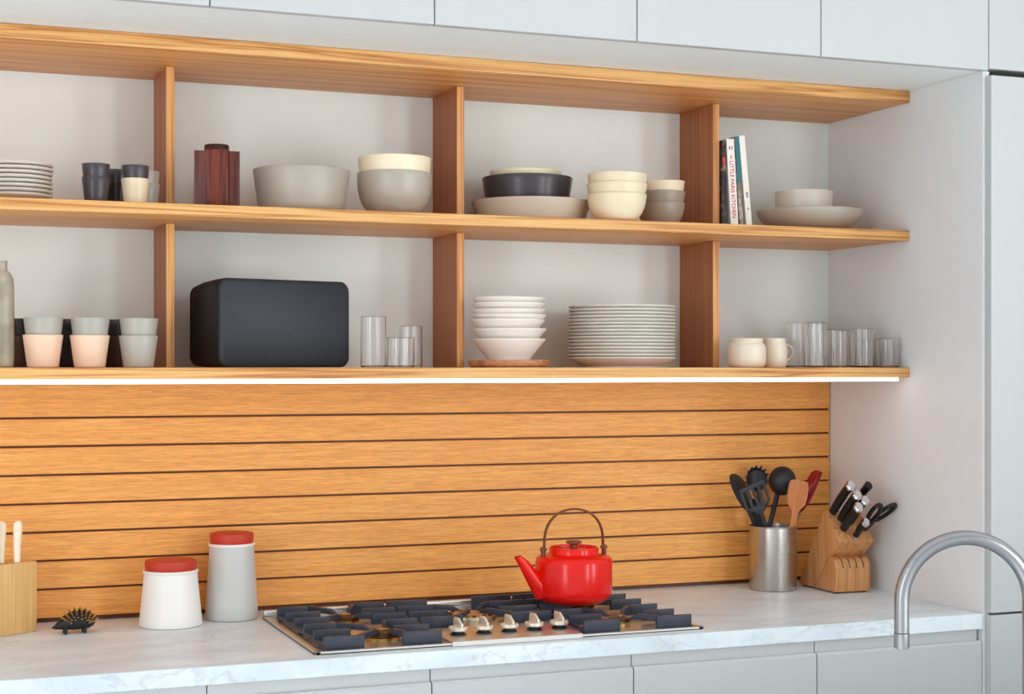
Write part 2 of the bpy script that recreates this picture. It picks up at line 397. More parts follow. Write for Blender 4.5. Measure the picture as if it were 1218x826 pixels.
obj('door', bx(-.302, -.668, .003, .292, -.648, .54, bev=.0012, seg=1), M['lacquer'], t)
t = thing('tall_cabinet', 'tall white cabinet at the right edge beside the grey side panel', 'cabinet', (.31, 0, 0))
obj('carcass', bx(-.291, -.646, .0, .29, -.001, 2.15), M['gap_shade'], t, smooth=0)  # carcass coloured dark to give the shade in the door gaps
obj('door', bx(-.303, -.676, ZCT+.003, .29, -.656, 2.147, bev=.0015, seg=1), M['lacquer'], t)
obj('lower_door', bx(-.303, -.676, .08, .29, -.656, ZCT-.002, bev=.0015, seg=1), M['lacquer'], t)

# base units: carcass, grip rail, drawer fronts
bl = {2: 'white drawer unit under the worktop below the small iron hedgehog, leftmost in view', 3: 'white drawer unit under the worktop at the left half of the gas hob',
      4: 'white drawer unit under the worktop below the hob knobs and kettle', 5: 'white drawer unit under the worktop just right of the gas hob',
      6: 'white drawer unit under the worktop at the right end, behind the swan-neck tap'}
for i in range(2, 7):
    x0, x1 = SEAMS[i-1]-.0015, SEAMS[i]-.0015
    if i == 6: x1 = -.001
    h = (x1-x0)/2
    t = thing('base_drawer_unit', bl[i], 'cabinet', ((x0+x1)/2, 0, 0), 0, 'white base drawer units under the marble worktop')
    cz = ZCT-.0362
    obj('carcass', bx(-h, -.628, .1, h, -.001, cz), M['lacquer_in'], t, smooth=0)
    obj('plinth', bx(-h, -.58, 0, h, -.5, .1), M['lacquer_in'], t, smooth=0)
    obj('grip_rail', bx(-h+.001, -.643, cz-.07, h-.001-(.006 if i == 6 else 0), -.628, cz-.001, bev=.001, seg=1), M['lacquer'], t)
    for a, b in ((.56, cz-.027), (.335, .556), (.11, .331)):
        bm = BM(); prism(bm, [(-.654, a), (-.654, b-.006), (-.650, b), (-.6435, b), (-.632, b-.02), (-.632, a)], 2*h-.003, 'YZ', -h+.0015)
        obj('drawer_front', bm, M['lacquer'], t, smooth=0)

# worktop
bm = BM(); box(bm, -2.6955, YF-.002, ZCT-.036, -.0005, -.001, ZCT, bev=.0015, seg=1)
tag(obj('worktop', bm, M['marble']), 'white marble worktop with grey veins running under the oak splashback', 'worktop')

# oak splashback: nine planks on a backing coloured dark for the shade in the gaps
t = thing('splashback', 'honey oak plank splashback with dark gaps between worktop and lowest shelf', 'splashback', (0, 0, 0))
obj('backing', bx(-2.6955, -.003, ZCT+.001, -.0025, -.0005, ZL-.024), M['board_shadow'], t, smooth=0)
bm = BM(); z1 = ZL-.0245; edges = [ZL-.1130-.0640*k for k in range(7)]+[ZL-.5630]
tops = [z1]+[e-.0024 for e in edges]; bots = [e+.0024 for e in edges]+[None]
for a, b in zip(bots, tops):
    if a is None: continue
    box(bm, -2.695, -.0115, a, -.003, -.0025, b, bev=.0012, seg=1)
obj('plank', bm, M['oak_board'], t)
t['label'] = 'honey oak plank splashback with dark gaps between worktop and lowest shelf'

# ------------------------------------------------------------------ shelf unit
t = thing('wall_shelf', 'long open oak wall shelf with three boards and upright dividers', 'shelf', (0, 0, ZL))
xl = -2.69
for zt, th in ((ZL, .0245), (ZM, .0250), (ZT, .0290)):
    z = zt-ZL
    bm = bx(xl, -SD, z-th, -.0012, -.001, z, bev=.0015, seg=2)
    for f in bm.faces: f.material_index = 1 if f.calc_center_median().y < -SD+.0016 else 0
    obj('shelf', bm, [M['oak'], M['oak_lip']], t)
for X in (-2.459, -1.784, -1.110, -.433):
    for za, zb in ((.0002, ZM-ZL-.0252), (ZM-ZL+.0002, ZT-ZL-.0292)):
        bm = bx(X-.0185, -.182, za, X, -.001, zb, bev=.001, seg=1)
        for f in bm.faces: f.material_index = 1 if f.calc_center_median().y < -.1808 else 0  # front edge stays plain oak, other faces carry the painted shade
        obj('divider', bm, [M['oak_upright_shaded'], M['oak_lip_upright']], t)
obj('light_strip', bx(xl, -SD+.004, -.0340, -.030, -SD+.026, -.0246, bev=.001, seg=1), M['led'], t)

# ------------------------------------------------------------------ crockery builders
def bowl(name, mat, r, h, rb, taper, hr, t=.003, foot=0, loc=(0, 0, 0), label='', cat='bowl', group=None, tilt=(0, 0, 0)):
    bm = BM(); lathe(bm, shell(bowl_profile(r, h, rb, taper, hr, foot), t))
    return tag(obj(name, bm, mat, loc=loc, rot=tilt), label, cat, group)
def tumbler(mat, rt, rb, h, loc, label, group, t=.0022):
    e = .0035
    prof = [(0, 0), (rb-e, 0), (rb-e*.3, e*.25), (rb, e)]+[(rb+(rt-rb)*k/4, e+(h-e)*k/4) for k in range(1, 5)]
    bm = BM(); lathe(bm, shell(prof, t, .003), 48)
    return tag(obj('tumbler', bm, mat, loc=loc), label, 'cup', group)
def plate(mats, r, h, rb, loc, t=.0025, foot=.003):
    prof = [(0, .0008), (rb*.9, .0008), (rb*.92, 0), (rb, 0), (rb, foot*.6), (rb+(r-rb)*.5, foot+h*.28), (r*.97, h-.004), (r, h-.0012), (r, h)]
    bm = BM(); lathe(bm, shell(prof, t, .003), 80)
    return obj('plate', bm, mats, loc=loc)
ORD = ['bottom', 'second from bottom', 'third from bottom', 'fourth from bottom', 'fifth from bottom', 'sixth from bottom', 'seventh from bottom',
       'eighth from bottom', 'eighth from top', 'seventh from top', 'sixth from top', 'fifth from top', 'fourth from top', 'third from top', 'second from top', 'topmost']
def order(i, n):
    if i == n-1: return 'topmost'
    if i < (n+1)//2: return ORD[i]
    return ['topmost', 'second from top', 'third from top', 'fourth from top', 'fifth from top', 'sixth from top', 'seventh from top', 'eighth from top'][n-1-i]
E0 = .0004

# --- middle shelf, left bay: small plates
p0 = None
for i in range(8):
    loc = (-2.121+random.uniform(-.0012, .0012), -.27, ZM+E0+i*.0091)
    lab = 'small greige plate, %s in the middle shelf stack' % order(i, 8)
    if p0 is None: p0 = plate(M['stonelight'], .073, .0135, .05, loc, t=.0022); tag(p0, lab, 'plate', 'small plates at the left end of the middle shelf')
    else: dup(p0, loc, lab)
# cups
g = 'small stacked cups on the middle shelf'
def cup_stack(x, y, m0, m1, l0, l1, gg):
    tumbler(M[m0], .029, .0235, .056, (x, y, ZM+E0), l0, gg); tumbler(M[m1], .029, .0235, .056, (x, y, ZM+E0+.0275), l1, gg)
cup_stack(-1.963, -.28, 'charcoal', 'charcoal', 'charcoal cup under another charcoal cup beside the small plate stack', 'charcoal cup nested on top of the charcoal cup beside the small plates', g)
cup_stack(-1.911, -.19, 'black', 'charcoal', 'near-black cup half hidden behind and between the two front cup stacks', 'charcoal cup on the near-black cup, half hidden behind the front cups', g)
cup_stack(-1.882, -.28, 'ivory', 'charcoal', 'pale beige cup holding a charcoal cup, in front of the first divider', 'charcoal cup nested in the pale beige cup near the first divider', g)
cup_stack(-1.846, -.19, 'grey', 'stone', 'grey cup at the back against the first divider, lower of two', 'grey cup nested at the back against the first divider, upper of two', g)

# --- second bay: rosewood box
t = thing('wooden_canister', 'dark red rosewood canister of cross-shaped plan with a round lid', 'canister', (-1.703, -.245, ZM+E0), -.17)
a, b = .0225, .0485
bm = BM(); H = .130
prism(bm, [(-a, -b), (a, -b), (a, -a-.006), (a+.006, -a), (b, -a), (b, a), (a, a), (a, b), (-a, b), (-a, a), (-b, a), (-b, -a), (-a, -a)], H-.003, 'XY', 0, bev=.001)
obj('body', bm, M['rosewood'], t)
bm = BM(); lathe(bm, [(0, H-.006), (.027, H-.006), (.027, H+.010), (.0255, H+.0122), (0, H+.0122)], 48); obj('lid', bm, M['rosewood_dark'], t)
bowl('bowl', M['greige'], .108, .096, .083, .14, .02, .0045, 0, (-1.51, -.225, ZM+E0), 'wide straight-sided grey-beige bowl right of the rosewood canister')
bowl('bowl', M['stone'], .0855, .099, .038, .03, .075, .003, .002, (-1.294, -.225, ZM+E0), 'deep rounded grey bowl with a cream bowl nested in it')
bowl('bowl', M['cream'], .0835, .126, .030, .085, .088, .003, .002, (-1.294, -.225, ZM+E0+.0085), 'cream bowl nested in the deep grey bowl beside the second divider')
# --- third bay
bowl('serving_dish', M['dishglaze'], .145, .0535, .118, .40, .012, .004, 0, (-.931, -.160, ZM+E0), 'wide shallow taupe serving dish under the charcoal bowl', 'dish')
bowl('bowl', M['charcoal'], .109, .062, .098, .16, .008, .0035, 0, (-.942, -.160, ZM+E0+.0490), 'charcoal straight-sided bowl standing in the wide taupe dish')
bowl('bowl', M['cream'], .0865, .053, .070, .25, .015, .003, 0, (-.947, -.160, ZM+E0+.0734), 'cream bowl nested in the charcoal bowl, only its rim showing')
for i, (dz, m, lab) in enumerate([(0, 'ivory', 'lowest of the three nested cream bowls on the middle shelf'), (.0255, 'ivory', 'middle one of the three nested cream bowls on the middle shelf'),
                                  (.0480, 'ivory', 'topmost of the three nested cream bowls on the middle shelf')]):
    bowl('bowl', M[m], .0705, .062, .034, .16, .044, .0018, 0, (-.779+.0004*i, -.317, ZM+E0+dz), lab, 'bowl', 'nested small bowls on the middle shelf', (0, .006*i, 0))
for i, (dz, m, lab, tl) in enumerate([(0, 'taupe', 'lowest taupe bowl of the nested three against the third divider', 0), (.0275, 'taupe', 'taupe bowl between a taupe bowl and a tilted cream one', 0),
                                  (.0520, 'ivory', 'cream bowl tilted on top of two taupe bowls by the third divider', -.035)]):
    bowl('bowl', M[m], .060, .060, .028, .18, .042, .0018, 0, (-.606+.0006*i, -.2, ZM+E0+dz), lab, 'bowl', 'nested small bowls on the middle shelf', (0, tl, 0))
# --- right bay: books
def book(label, x, thick, height, lean, cover, depth=.155, parts=()):
    t = thing('book', label, 'book', (x, -.192, ZM+E0), 0, 'cookbooks leaning on the third divider')
    t.rotation_euler = (0, -lean, 0)
    c = .0018
    bm = BM()
    box(bm, 0, .0, 0, c, depth, height, mi=0); box(bm, thick-c, .0, 0, thick, depth, height, mi=0); box(bm, 0, -.001, 0, thick, .0014, height, bev=.0005, seg=1, mi=0)
    obj('cover', bm, cover, t, smooth=0)
    obj('page_block', bx(c, .0014, .003, thick-c, depth-.003, height-.003), M['paper'], t, smooth=0)
    for name, x0, z0, x1, z1, m in parts:
        obj(name, bx(x0, -.0017, z0, x1, -.0009, z1), M[m], t, smooth=0)
    return t
def text(name, s, size, m, parent, x, z, y=-.0014, rot=-PI/2, length=None):
    cu = bpy.data.curves.new(name, 'FONT'); cu.body = s; cu.size = size; cu.extrude = .0002; cu.offset = .00018
    to = bpy.data.objects.new(name, cu); C.collection.objects.link(to)
    bpy.context.view_layer.update()
    me = bpy.data.meshes.new_from_object(to.evaluated_get(bpy.context.evaluated_depsgraph_get()))
    bpy.data.objects.remove(to); me.materials.append(M[m])
    if length:
        k = length/max(v.co.x for v in me.vertices)
        for v in me.vertices: v.co.x *= k
    o = bpy.data.objects.new(name, me); C.collection.objects.link(o); o.parent = parent
    o.matrix_basis = Matrix.Translation((x, y, z)) @ Matrix.Rotation(rot, 4, 'Y').inverted() @ Matrix.Rotation(PI/2, 4, 'X')
    return o
bx0 = -.4325
book('cookbook with a dark photographic spine standing against the third divider', bx0+.0002, .0122, .226, .0, M['bookdark'], parts=[('spine_patch', .003, .165, .010, .185, 'bookred')])
t = book('white-spined cookbook with red lettering reading LITTLE PARIS KITCHEN', bx0+.0268, .0215, .231, .060, M['bookwhite'],
         parts=[('spine_band', .0003, .0, .0212, .015, 'bookred'), ('spine_mark', .0055, .204, .0095, .212, 'inkgrey'), ('spine_mark', .0125, .204, .0165, .212, 'inkgrey')])
text('spine_lettering', 'the', .0075, 'ink', t, .0085, .190)
text('spine_lettering', 'LITTLE PARIS KITCHEN', .0150, 'ink', t, .0055, .176, length=.143)
text('spine_lettering', 'SS', .008, 'bookwhite', t, .0075, .0105, y=-.0019)
book('thin cookbook with a teal upper spine between two white cookbooks', bx0+.0525, .0105, .238, .064, M['bookgrey'], parts=[('spine_band', .0, .122, .0105, .238, 'bookteal')])
t = book('outermost white cookbook leaning beside the shallow serving bowl', bx0+.0718, .0165, .241, .096, M['bookwhite'], parts=[('spine_mark', .006, .085, .012, .100, 'inkgrey')])
text('spine_lettering', 'e', .012, 'inkgrey', t, .006, .06)
# shallow bowl + bowl
bowl('serving_bowl', M['stone'], .134, .055, .058, .25, .050, .004, .003, (-.187, -.205, ZM+E0), 'wide shallow greige serving bowl at the right end of the middle shelf')
bowl('bowl', M['stonelight'], .0735, .058, .066, .04, .010, .003, 0, (-.203, -.205, ZM+E0+.0455), 'straight-sided pale bowl standing in the wide shallow serving bowl')

# ------------------------------------------------------------------ lowest shelf
# bottle
bm = BM(); lathe(bm, [(0, 0), (.019, 0), (.023, .003), (.0245, .012), (.0245, .165), (.023, .182), (.018, .193), (.0118, .199), (.0105, .204), (.0105, .216), (.012, .219), (.0095, .2195), (.0085, .21), (0, .21)], 48)
tag(obj('bottle', bm, M['vase'], loc=(-2.150, -.27, ZL+E0)), 'tall mottled grey-brown ceramic bottle at the left edge of the lowest shelf', 'bottle')
g = 'stacked tumblers on the lowest shelf'
def tstack(x, y, m0, m1, l0, l1):
    tumbler(M[m0], .0405, .032, .066, (x, y, ZL+E0), l0, g); tumbler(M[m1], .0400, .032, .066, (x+.001, y, ZL+E0+.0362), l1, g)
tstack(-2.070, -.285, 'pink', 'grey', 'blush pink tumbler beside the ceramic bottle', 'grey tumbler nested on the pink tumbler beside the ceramic bottle')
tstack(-1.976, -.285, 'pink', 'grey', 'blush pink tumbler in the middle of the front tumbler row', 'grey tumbler nested on the middle pink tumbler')
tstack(-1.876, -.285, 'grey', 'grey', 'grey tumbler nearest the first divider, under another grey one', 'grey tumbler nested on the grey tumbler nearest the first divider')
tstack(-2.092, -.165, 'brown', 'black', 'dark brown tumbler behind the gap between bottle and first pink tumbler', 'near-black tumbler on top, behind the gap right of the ceramic bottle')
tstack(-1.998, -.165, 'black', 'black', 'black tumbler behind the gap between the two pink tumblers', 'black tumbler on top, behind the gap between the two pink stacks')
tstack(-1.900, -.165, 'brown', 'black', 'dark brown tumbler behind the gap left of the grey tumblers', 'near-black tumbler on top, behind the gap left of the grey stack')

# speaker
t = thing('speaker', 'large black rounded loudspeaker with a dark grille on the lowest shelf', 'speaker', (-1.713, -.315, ZL+E0), .26)
def rrect(w0, w1, h0, h1, r, n=7):
    pts = []
    for cx_, cz_, a0 in ((w1-r, h1-r, 0), (w0+r, h1-r, PI/2), (w0+r, h0+r, PI), (w1-r, h0+r, 3*PI/2)):
        for k in range(n+1):
            a = a0+PI/2*k/n; pts.append((cx_+r*math.cos(a), cz_+r*math.sin(a)))
    return pts
W_, H_ = .322, .192
bm = BM(); rings = []
for y, ins, bulge in ((.0, .004, 0), (.001, .0012, 0), (.004, 0, 0), (.05, .001, 0), (.11, .004, 0), (.165, .010, 0), (.172, .016, 0)):
    rings.append([bm.verts.new((x, y, z+.0)) for x, z in rrect(ins, W_-ins, ins*.25, H_-ins*1.0, .022)])
for a_, b_ in zip(rings, rings[1:]):
    n = len(a_)
    for k in range(n): bm.faces.new((a_[k], a_[(k+1) % n], b_[(k+1) % n], b_[k]))
bm.faces.new(rings[0]); bm.faces.new(rings[-1][::-1])
obj('cabinet', bm, M['speaker'], t)
bm = BM(); gr = []
outl = rrect(.003, W_-.003, .003, H_-.0045, .020)
for s, y in ((1, -.0002), (1, -.0012), (.994, -.0018)):
    gr.append([bm.verts.new((W_/2+(x-W_/2)*s, y, H_/2+(z-H_/2)*(s if s > .99 else s))) for x, z in outl])
for a_, b_ in zip(gr, gr[1:]):
    n = len(a_)
    for k in range(n): bm.faces.new((a_[k], a_[(k+1) % n], b_[(k+1) % n], b_[k]))
bm.faces.new(gr[-1][::-1])
bm.faces.new(gr[0])
obj('grille', bm, M['grille'], t, smooth=50)

# glasses
def glass(r, h, loc, label, g):
    t_ = .0013
    prof = [(0, 0), (r-.002, 0), (r-.0005, .0006), (r, .002), (r, h-.0006), (r-t_*.5, h), (r-t_, h-.0006), (r-t_, .0045), (r-t_-.0015, .0032), (0, .003)]
    bm = BM(); lathe(bm, prof, 56)
    return tag(obj('drinking_glass', bm, M['glass'], loc=loc), label, 'glass', g)
g = 'glasses beside the loudspeaker'
glass(.0290, .115, (-1.347, -.235, ZL+E0), 'tall clear glass beside the loudspeaker', g)
glass(.0320, .066, (-1.308, -.312, ZL+E0), 'short clear glass in front of two taller glasses by the loudspeaker', g)
glass(.0265, .094, (-1.262, -.245, ZL+E0), 'medium clear glass nearest the second divider', g)

# white bowls on a wooden trivet
bm = BM(); lathe(bm, [(0, 0), (.088, 0), (.094, .004), (.0955, .010), (.0955, .015), (.094, .0175), (0, .0175)], 64)
bx_, by_ = -1.015, -.225
tag(obj('wooden_trivet', bm, M['trivet'], loc=(bx_, by_, ZL+E0)), 'round wooden trivet under the stack of white bowls', 'trivet')
zs = [0, .0240, .0450, .0560, .0685, .0830, .0955]
labs = ['lowest white stoneware bowl, standing on the round wooden trivet', 'second white bowl up from the wooden trivet', 'third white bowl up from the wooden trivet',
        'fourth white bowl of seven, in the middle of the trivet stack', 'third white bowl down from the top of the trivet stack', 'second white bowl down from the top of the trivet stack', 'topmost white bowl of the stack on the wooden trivet']
for i, z in enumerate(zs):
    hb = .0475
    prof = [(0, .001), (.046, .001), (.048, 0), (.0515, 0), (.052, .004), (.058, .011), (.070, .026), (.082, .041), (.0868, hb-.001), (.0872, hb)]
    bm = BM(); lathe(bm, shell(prof, .0028, .006), 72)
    tag(obj('bowl', bm, M['white'], loc=(bx_+[0, .002, -.002, .001, -.001, .0, -.0005][i], by_, ZL+.0175+2*E0+z+.0002*i), rot=([0, .012, -.01, 0, .014, -.012, .008][i]*.4, [0, -.012, .01, .014, -.01, .008, .012][i]*.5, 0)),
        labs[i], 'bowl', 'white bowls on the wooden trivet')
# dinner plates
p0 = None
for i in range(16):
    loc = (-.711+random.uniform(-.0015, .0015), -.200, ZL+E0+i*.0083)
    lab = 'pale stoneware dinner plate, %s in the tall stack of plates' % order(i, 16)
    if p0 is None: p0 = plate(M['plate'], .1305, .023, .094, loc, t=.0026, foot=.004); tag(p0, lab, 'plate', 'dinner plates on the lowest shelf')
    else: dup(p0, loc, lab)
# sugar pot and mug
t = thing('sugar_pot', 'squat cream stoneware pot with a flat lid beside the third divider', 'pot', (-.394, -.25, ZL+E0))
bm = BM(); lathe(bm, shell([(0, 0), (.038, 0), (.043, .003), (.0465, .010), (.0475, .022), (.0475, .042), (.0455, .053), (.041, .0595), (.0385, .061), (.0385, .063)], .003), 56)
obj('body', bm, M['mug'], t)
bm = BM(); lathe(bm, [(0, .0638), (.0385, .0638), (.0400, .0655), (.0402, .0690), (.0385, .0712), (.034, .0722), (0, .0726)], 56); obj('lid', bm, M['mug'], t)
t = thing('mug', 'cream stoneware mug with a loop handle beside the squat pot', 'mug', (-.290, -.205, ZL+E0), .0)
bm = BM(); lathe(bm, shell([(0, 0), (.026, 0), (.030, .003), (.0335, .012), (.034, .03), (.0335, .048), (.031, .058), (.029, .062), (.0295, .070), (.0298, .072)], .003), 56)
obj('body', bm, M['mug'], t)
pts = [(.031+.0215*math.sin(a)+0, -.001, .037+.0195*math.cos(a)) for a in [PI*k/14 for k in range(15)]]
pts = [(.031, -.001, .0565)]+[(p[0]+.001, p[1], p[2]) for p in pts[1:-1]]+[(.031, -.001, .0175)]
bm = BM(); tube(bm, pts, .0036, 10, flat=(1.0, 1.3)); obj('handle', bm, M['mug'], t)
# glasses at the right end
g = 'glasses at the right end of the lowest shelf'
gl = [(-.190, -.150, .029, .115, 'tall clear glass at the back, nearest the cream mug'), (-.120, -.135, .029, .115, 'second tall clear glass at the back, right of the first'),
      (-.205, -.265, .029, .113, 'tall clear glass standing in front, right of the mug handle'), (-.143, -.262, .028, .095, 'medium clear glass in the middle of the front row'),
      (-.058, -.165, .028, .095, 'medium clear glass behind, closest to the back right corner'), (-.090, -.296, .029, .097, 'medium clear glass at the front, next to the short ones'),
      (-.034, -.245, .027, .070, 'short clear glass behind the last one at the shelf end'), (-.034, -.325, .028, .072, 'last short clear glass at the right end of the lowest shelf')]
for x, y, r, h, lab in gl: glass(r, h, (x, y, ZL+E0), lab, g)

# ------------------------------------------------------------------ gas hob
HX0, HX1, HY0, HY1 = -1.579, -.714, -.625, -.138
hob = thing('gas_hob', 'stainless steel five-burner gas hob with dark cast iron grates', 'hob', ((HX0+HX1)/2, (HY0+HY1)/2, ZCT+E0))
ox, oy = (HX0+HX1)/2, (HY0+HY1)/2
bm = BM()
box(bm, HX0-ox, HY0-oy, 0, HX1-ox, HY1-oy, .0035)
for a in ((HX0, HY0, HX1, HY0+.012), (HX0, HY1-.012, HX1, HY1), (HX0, HY0, HX0+.012, HY1), (HX1-.012, HY0, HX1, HY1)):
    box(bm, a[0]-ox, a[1]-oy, 0, a[2]-ox, a[3]-oy, .0075, bev=.0012, seg=1)
obj('tray', bm, M['steel'], hob)
obj('rear_trim', bx(HX0-ox, HY1-oy-.012, .0075, HX1-ox, HY1-oy, .022, bev=.0045, seg=3), M['steel'], hob)
# control panel
PX0, PX1 = -1.293, -1.002
obj('control_panel', bx(PX0-ox, HY0-oy-.003, .0, PX1-ox, -.455-oy, .0105, bev=.001, seg=1), M['steel'], hob)
for i in range(5):
    kx, ky = -1.252+.0575*i-ox, -.545-oy
    bm = BM(); lathe(bm, [(0, .0105), (.0165, .0105), (.0165, .012), (.0125, .013), (.0125, .0185), (0, .0185)], 32, kx, ky)
    kb = BM(); lathe(kb, [(0, .0186), (.0190, .0186), (.0205, .0200), (.0205, .0255), (.0195, .0268), (.018, .0270), (.0175, .0250), (0, .0250)], 40, kx, ky)
    th_ = math.radians(96)
    mt = Matrix.Translation((kx, ky, 0)) @ Matrix.Rotation(th_, 4, 'Z')
    prism(kb, [(-.0200, .0245), (.0200, .0245), (.0200, .036), (.016, .045), (-.004, .045), (-.0200, .034)], .0048, 'XZ', -.0024, mat=mt, bev=.0008)
    k = obj('knob', kb, M['knobmetal'], hob); obj('knob_collar', bm, M['blackrub'], k)
# burners
def burner(x, y, r, wok=False):
    x -= ox; y -= oy
    bm = BM()
    if wok:
        lathe(bm, [(r*.62, .0036), (r, .0036), (r*1.0, .010), (r*.97, .0135), (r*.72, .0145), (r*.66, .012), (r*.62, .010)], 56, x, y, closed=True)
        lathe(bm, [(0, .0036), (r*.42, .0036), (r*.42, .012), (r*.36, .0145), (0, .015)], 40, x, y)
        b = obj('burner', bm, M['wokmetal'], hob)
        c = BM()
        for k in range(14):
            a = 2*PI*k/14; box(c, -.0035, -.004, 0, .0035, .004, .0022, mat=Matrix.Translation((x+r*.86*math.cos(a), y+r*.86*math.sin(a), .0143)) @ Matrix.Rotation(a, 4, 'Z'))
        obj('burner_cap', c, M['bronze'], b)
    else:
        lathe(bm, [(0, .0036), (r, .0036), (r, .0095), (r*.93, .0115), (r*.8, .0118), (r*.8, .013), (0, .013)], 48, x, y)
        b = obj('burner', bm, M['brass'], hob)
        c = BM()
        rr = []
        lathe(c, [(0, .0131), (r*.9, .0131), (r*.93, .0145), (r*.93, .0180), (r*.85, .0197), (r*.5, .0205), (r*.47, .0225), (r*.2, .0235), (0, .0235)], 48, x, y)
        for k in range(20):
            a = 2*PI*k/20; box(c, -.002, -.0022, 0, .0025, .0022, .004, mat=Matrix.Translation((x+r*.92*math.cos(a), y+r*.92*math.sin(a), .0136)) @ Matrix.Rotation(a, 4, 'Z'))
        obj('burner_cap', c, M['bronze'], b)
        d = BM(); lathe(d, [(0, .0236), (r*.36, .0236), (r*.36, .0255), (r*.28, .0268), (0, .0268)], 32, x, y); obj('burner_badge', d, M['brass'], b)
B = [(-1.405, -.505, .037), (-1.425, -.285, .030), (-.868, -.520, .024), (-.868, -.300, .036)]
for b_ in B: burner(*b_)
burner(-1.140, -.315, .058, True)
# grates: tall flat cast bars
GT, GB = .0325, .0042
def bar(bm, x0, y0, x1, y1, z0=.014, z1=GT, w=.0075, chamf0=0, chamf1=0):
    """upright flat bar between two points, top corners optionally sloped"""
    a = Vector((x0-ox, y0-oy, 0)); b = Vector((x1-ox, y1-oy, 0)); L = (b-a).length; an = math.atan2(b.y-a.y, b.x-a.x)
    poly = [(0, z0), (L, z0), (L, z1-(.011 if chamf1 else 0)), (L-(.02 if chamf1 else 0)-1e-5, z1), ((.02 if chamf0 else 0)+1e-5, z1), (0, z1-(.011 if chamf0 else 0))]
    prism(bm, poly, w, 'XZ', -w/2, mat=Matrix.Translation(a) @ Matrix.Rotation(an, 4, 'Z'), bev=.0007)
def grate(x0, x1, y0, y1, centres, ncross, reach=.074):
    bm = BM(); f = .004
    for x in (x0, x1): bar(bm, x, y0, x, y1, z0=.0095, z1=.0165)          # low side rails
    for x in (x0, x1):
        for y in (y0+.012, y1-.012, (y0+y1)/2): box(bm, x-ox-f, y-oy-f*2, GB, x-ox+f, y-oy+f*2, .012)
    rows = [y0+(y1-y0)*k/(ncross-1) for k in range(ncross)]
    for k, y in enumerate(rows):                                           # tall blades standing in from both sides
        e = k in (0, ncross-1); r = reach+(.006 if e else 0)
        bar(bm, x0-.0037, y, x0+r, y, z0=GB if e else .0095, w=.009)
        bar(bm, x1-r, y, x1+.0037, y, z0=GB if e else .0095, w=.009)
    for cx_, cy_ in centres:                                               # slanting arms from the blades to the burner
        for dy in (-1, 1):
            yr = min(rows, key=lambda y: abs(y-(cy_+dy*.085)))
            for dx in (-1, 1):
                xs = x0+reach-.006 if dx < 0 else x1-reach+.006
                d = Vector((xs-cx_, yr-cy_)).normalized()
                bar(bm, cx_+d.x*.026, cy_+d.y*.026, xs, yr, z0=.020, chamf0=True, w=.0085)
    ym = (y0+y1)/2
    obj('grate', bm, M['iron'], hob)
grate(-1.553, -1.312, -.603, -.185, [(-1.405, -.505), (-1.425, -.285)], 6)
grate(-1.298, -1.000, -.436, -.185, [(-1.140, -.315)], 4, .088)
grate(-.986, -.738, -.603, -.185, [(-.868, -.520), (-.868, -.300)], 6)

# ------------------------------------------------------------------ kettle
KZ = ZCT+E0+GT+E0
t = thing('kettle', 'glossy red enamel kettle with a brown arched handle on the hob', 'kettle', (-.905, -.355, KZ))
bm = BM(); R = .0885
lathe(bm, [(0, 0), (.056, 0), (.066, .002), (.078, .009), (.0855, .0165), (R-.0003, .024), (R, .030), (R, .094), (R-.0015, .101), (R-.006, .106), (R-.013, .1085), (.060, .111), (.0565, .1125), (.0565, .125), (.055, .1275), (.0525, .1275), (.051, .125), (.051, .119), (0, .119)], 80)
obj('body', bm, M['red'], t)
bm = BM(); lathe(bm, [(0, .1192), (.0485, .1192), (.050, .1205), (.0495, .1215), (.03, .1225), (.012, .1235), (0, .1235)], 56); l_ = obj('lid', bm, M['red'], t)
bm = BM(); lathe(bm, [(0, .1236), (.0085, .1236), (.008, .131), (.010, .134), (.0175, .1355), (.0185, .1375), (.0175, .140), (.012, .142), (0, .1425)], 32); obj('lid_knob', bm, M['teak'], l_)
bm = BM()
sp = [(-.074, 0, .026), (-.088, 0, .043), (-.106, 0, .068), (-.124, 0, .094), (-.1385, 0, .1135)]
tube(bm, sp, [.024, .0205, .0160, .0125, .0105], 24, cap=False)
tube(bm, [sp[-1], (-.137, 0, .1115), (-.120, 0, .088)], [.0105, .0090, .0085], 24, cap=False)
for v in bm.verts:          # level mouth
    if v.co.z > .104: v.co.z = .111+(v.co.z-.1135)*.25
obj('spout', bm, M['red'], t)
bm = BM(); hp = []
for k in range(25):
    a = PI*k/24; hp.append((-.0735*math.cos(a)*1.0, 0, .128+ .086*math.sin(a)**.72 if 0 < k < 24 else .128))
hp = [(-.0735, 0, .1085), (-.0735, 0, .118)]+hp+[(.0735, 0, .118), (.0735, 0, .1085)]
tube(bm, hp, .0042, 10, flat=(.62, 1.5)); h_ = obj('handle', bm, M['teak'], t)
for s in (-1, 1):
    bm = BM(); box(bm, s*.0775-.0022, -.006, .105, s*.0775+.0022, .006, .130, bev=.001, seg=1)
    tube(bm, [(s*.068, 0, .124), (s*.083, 0, .124)], .004, 10); obj('handle_bracket', bm, M['teak'], t)

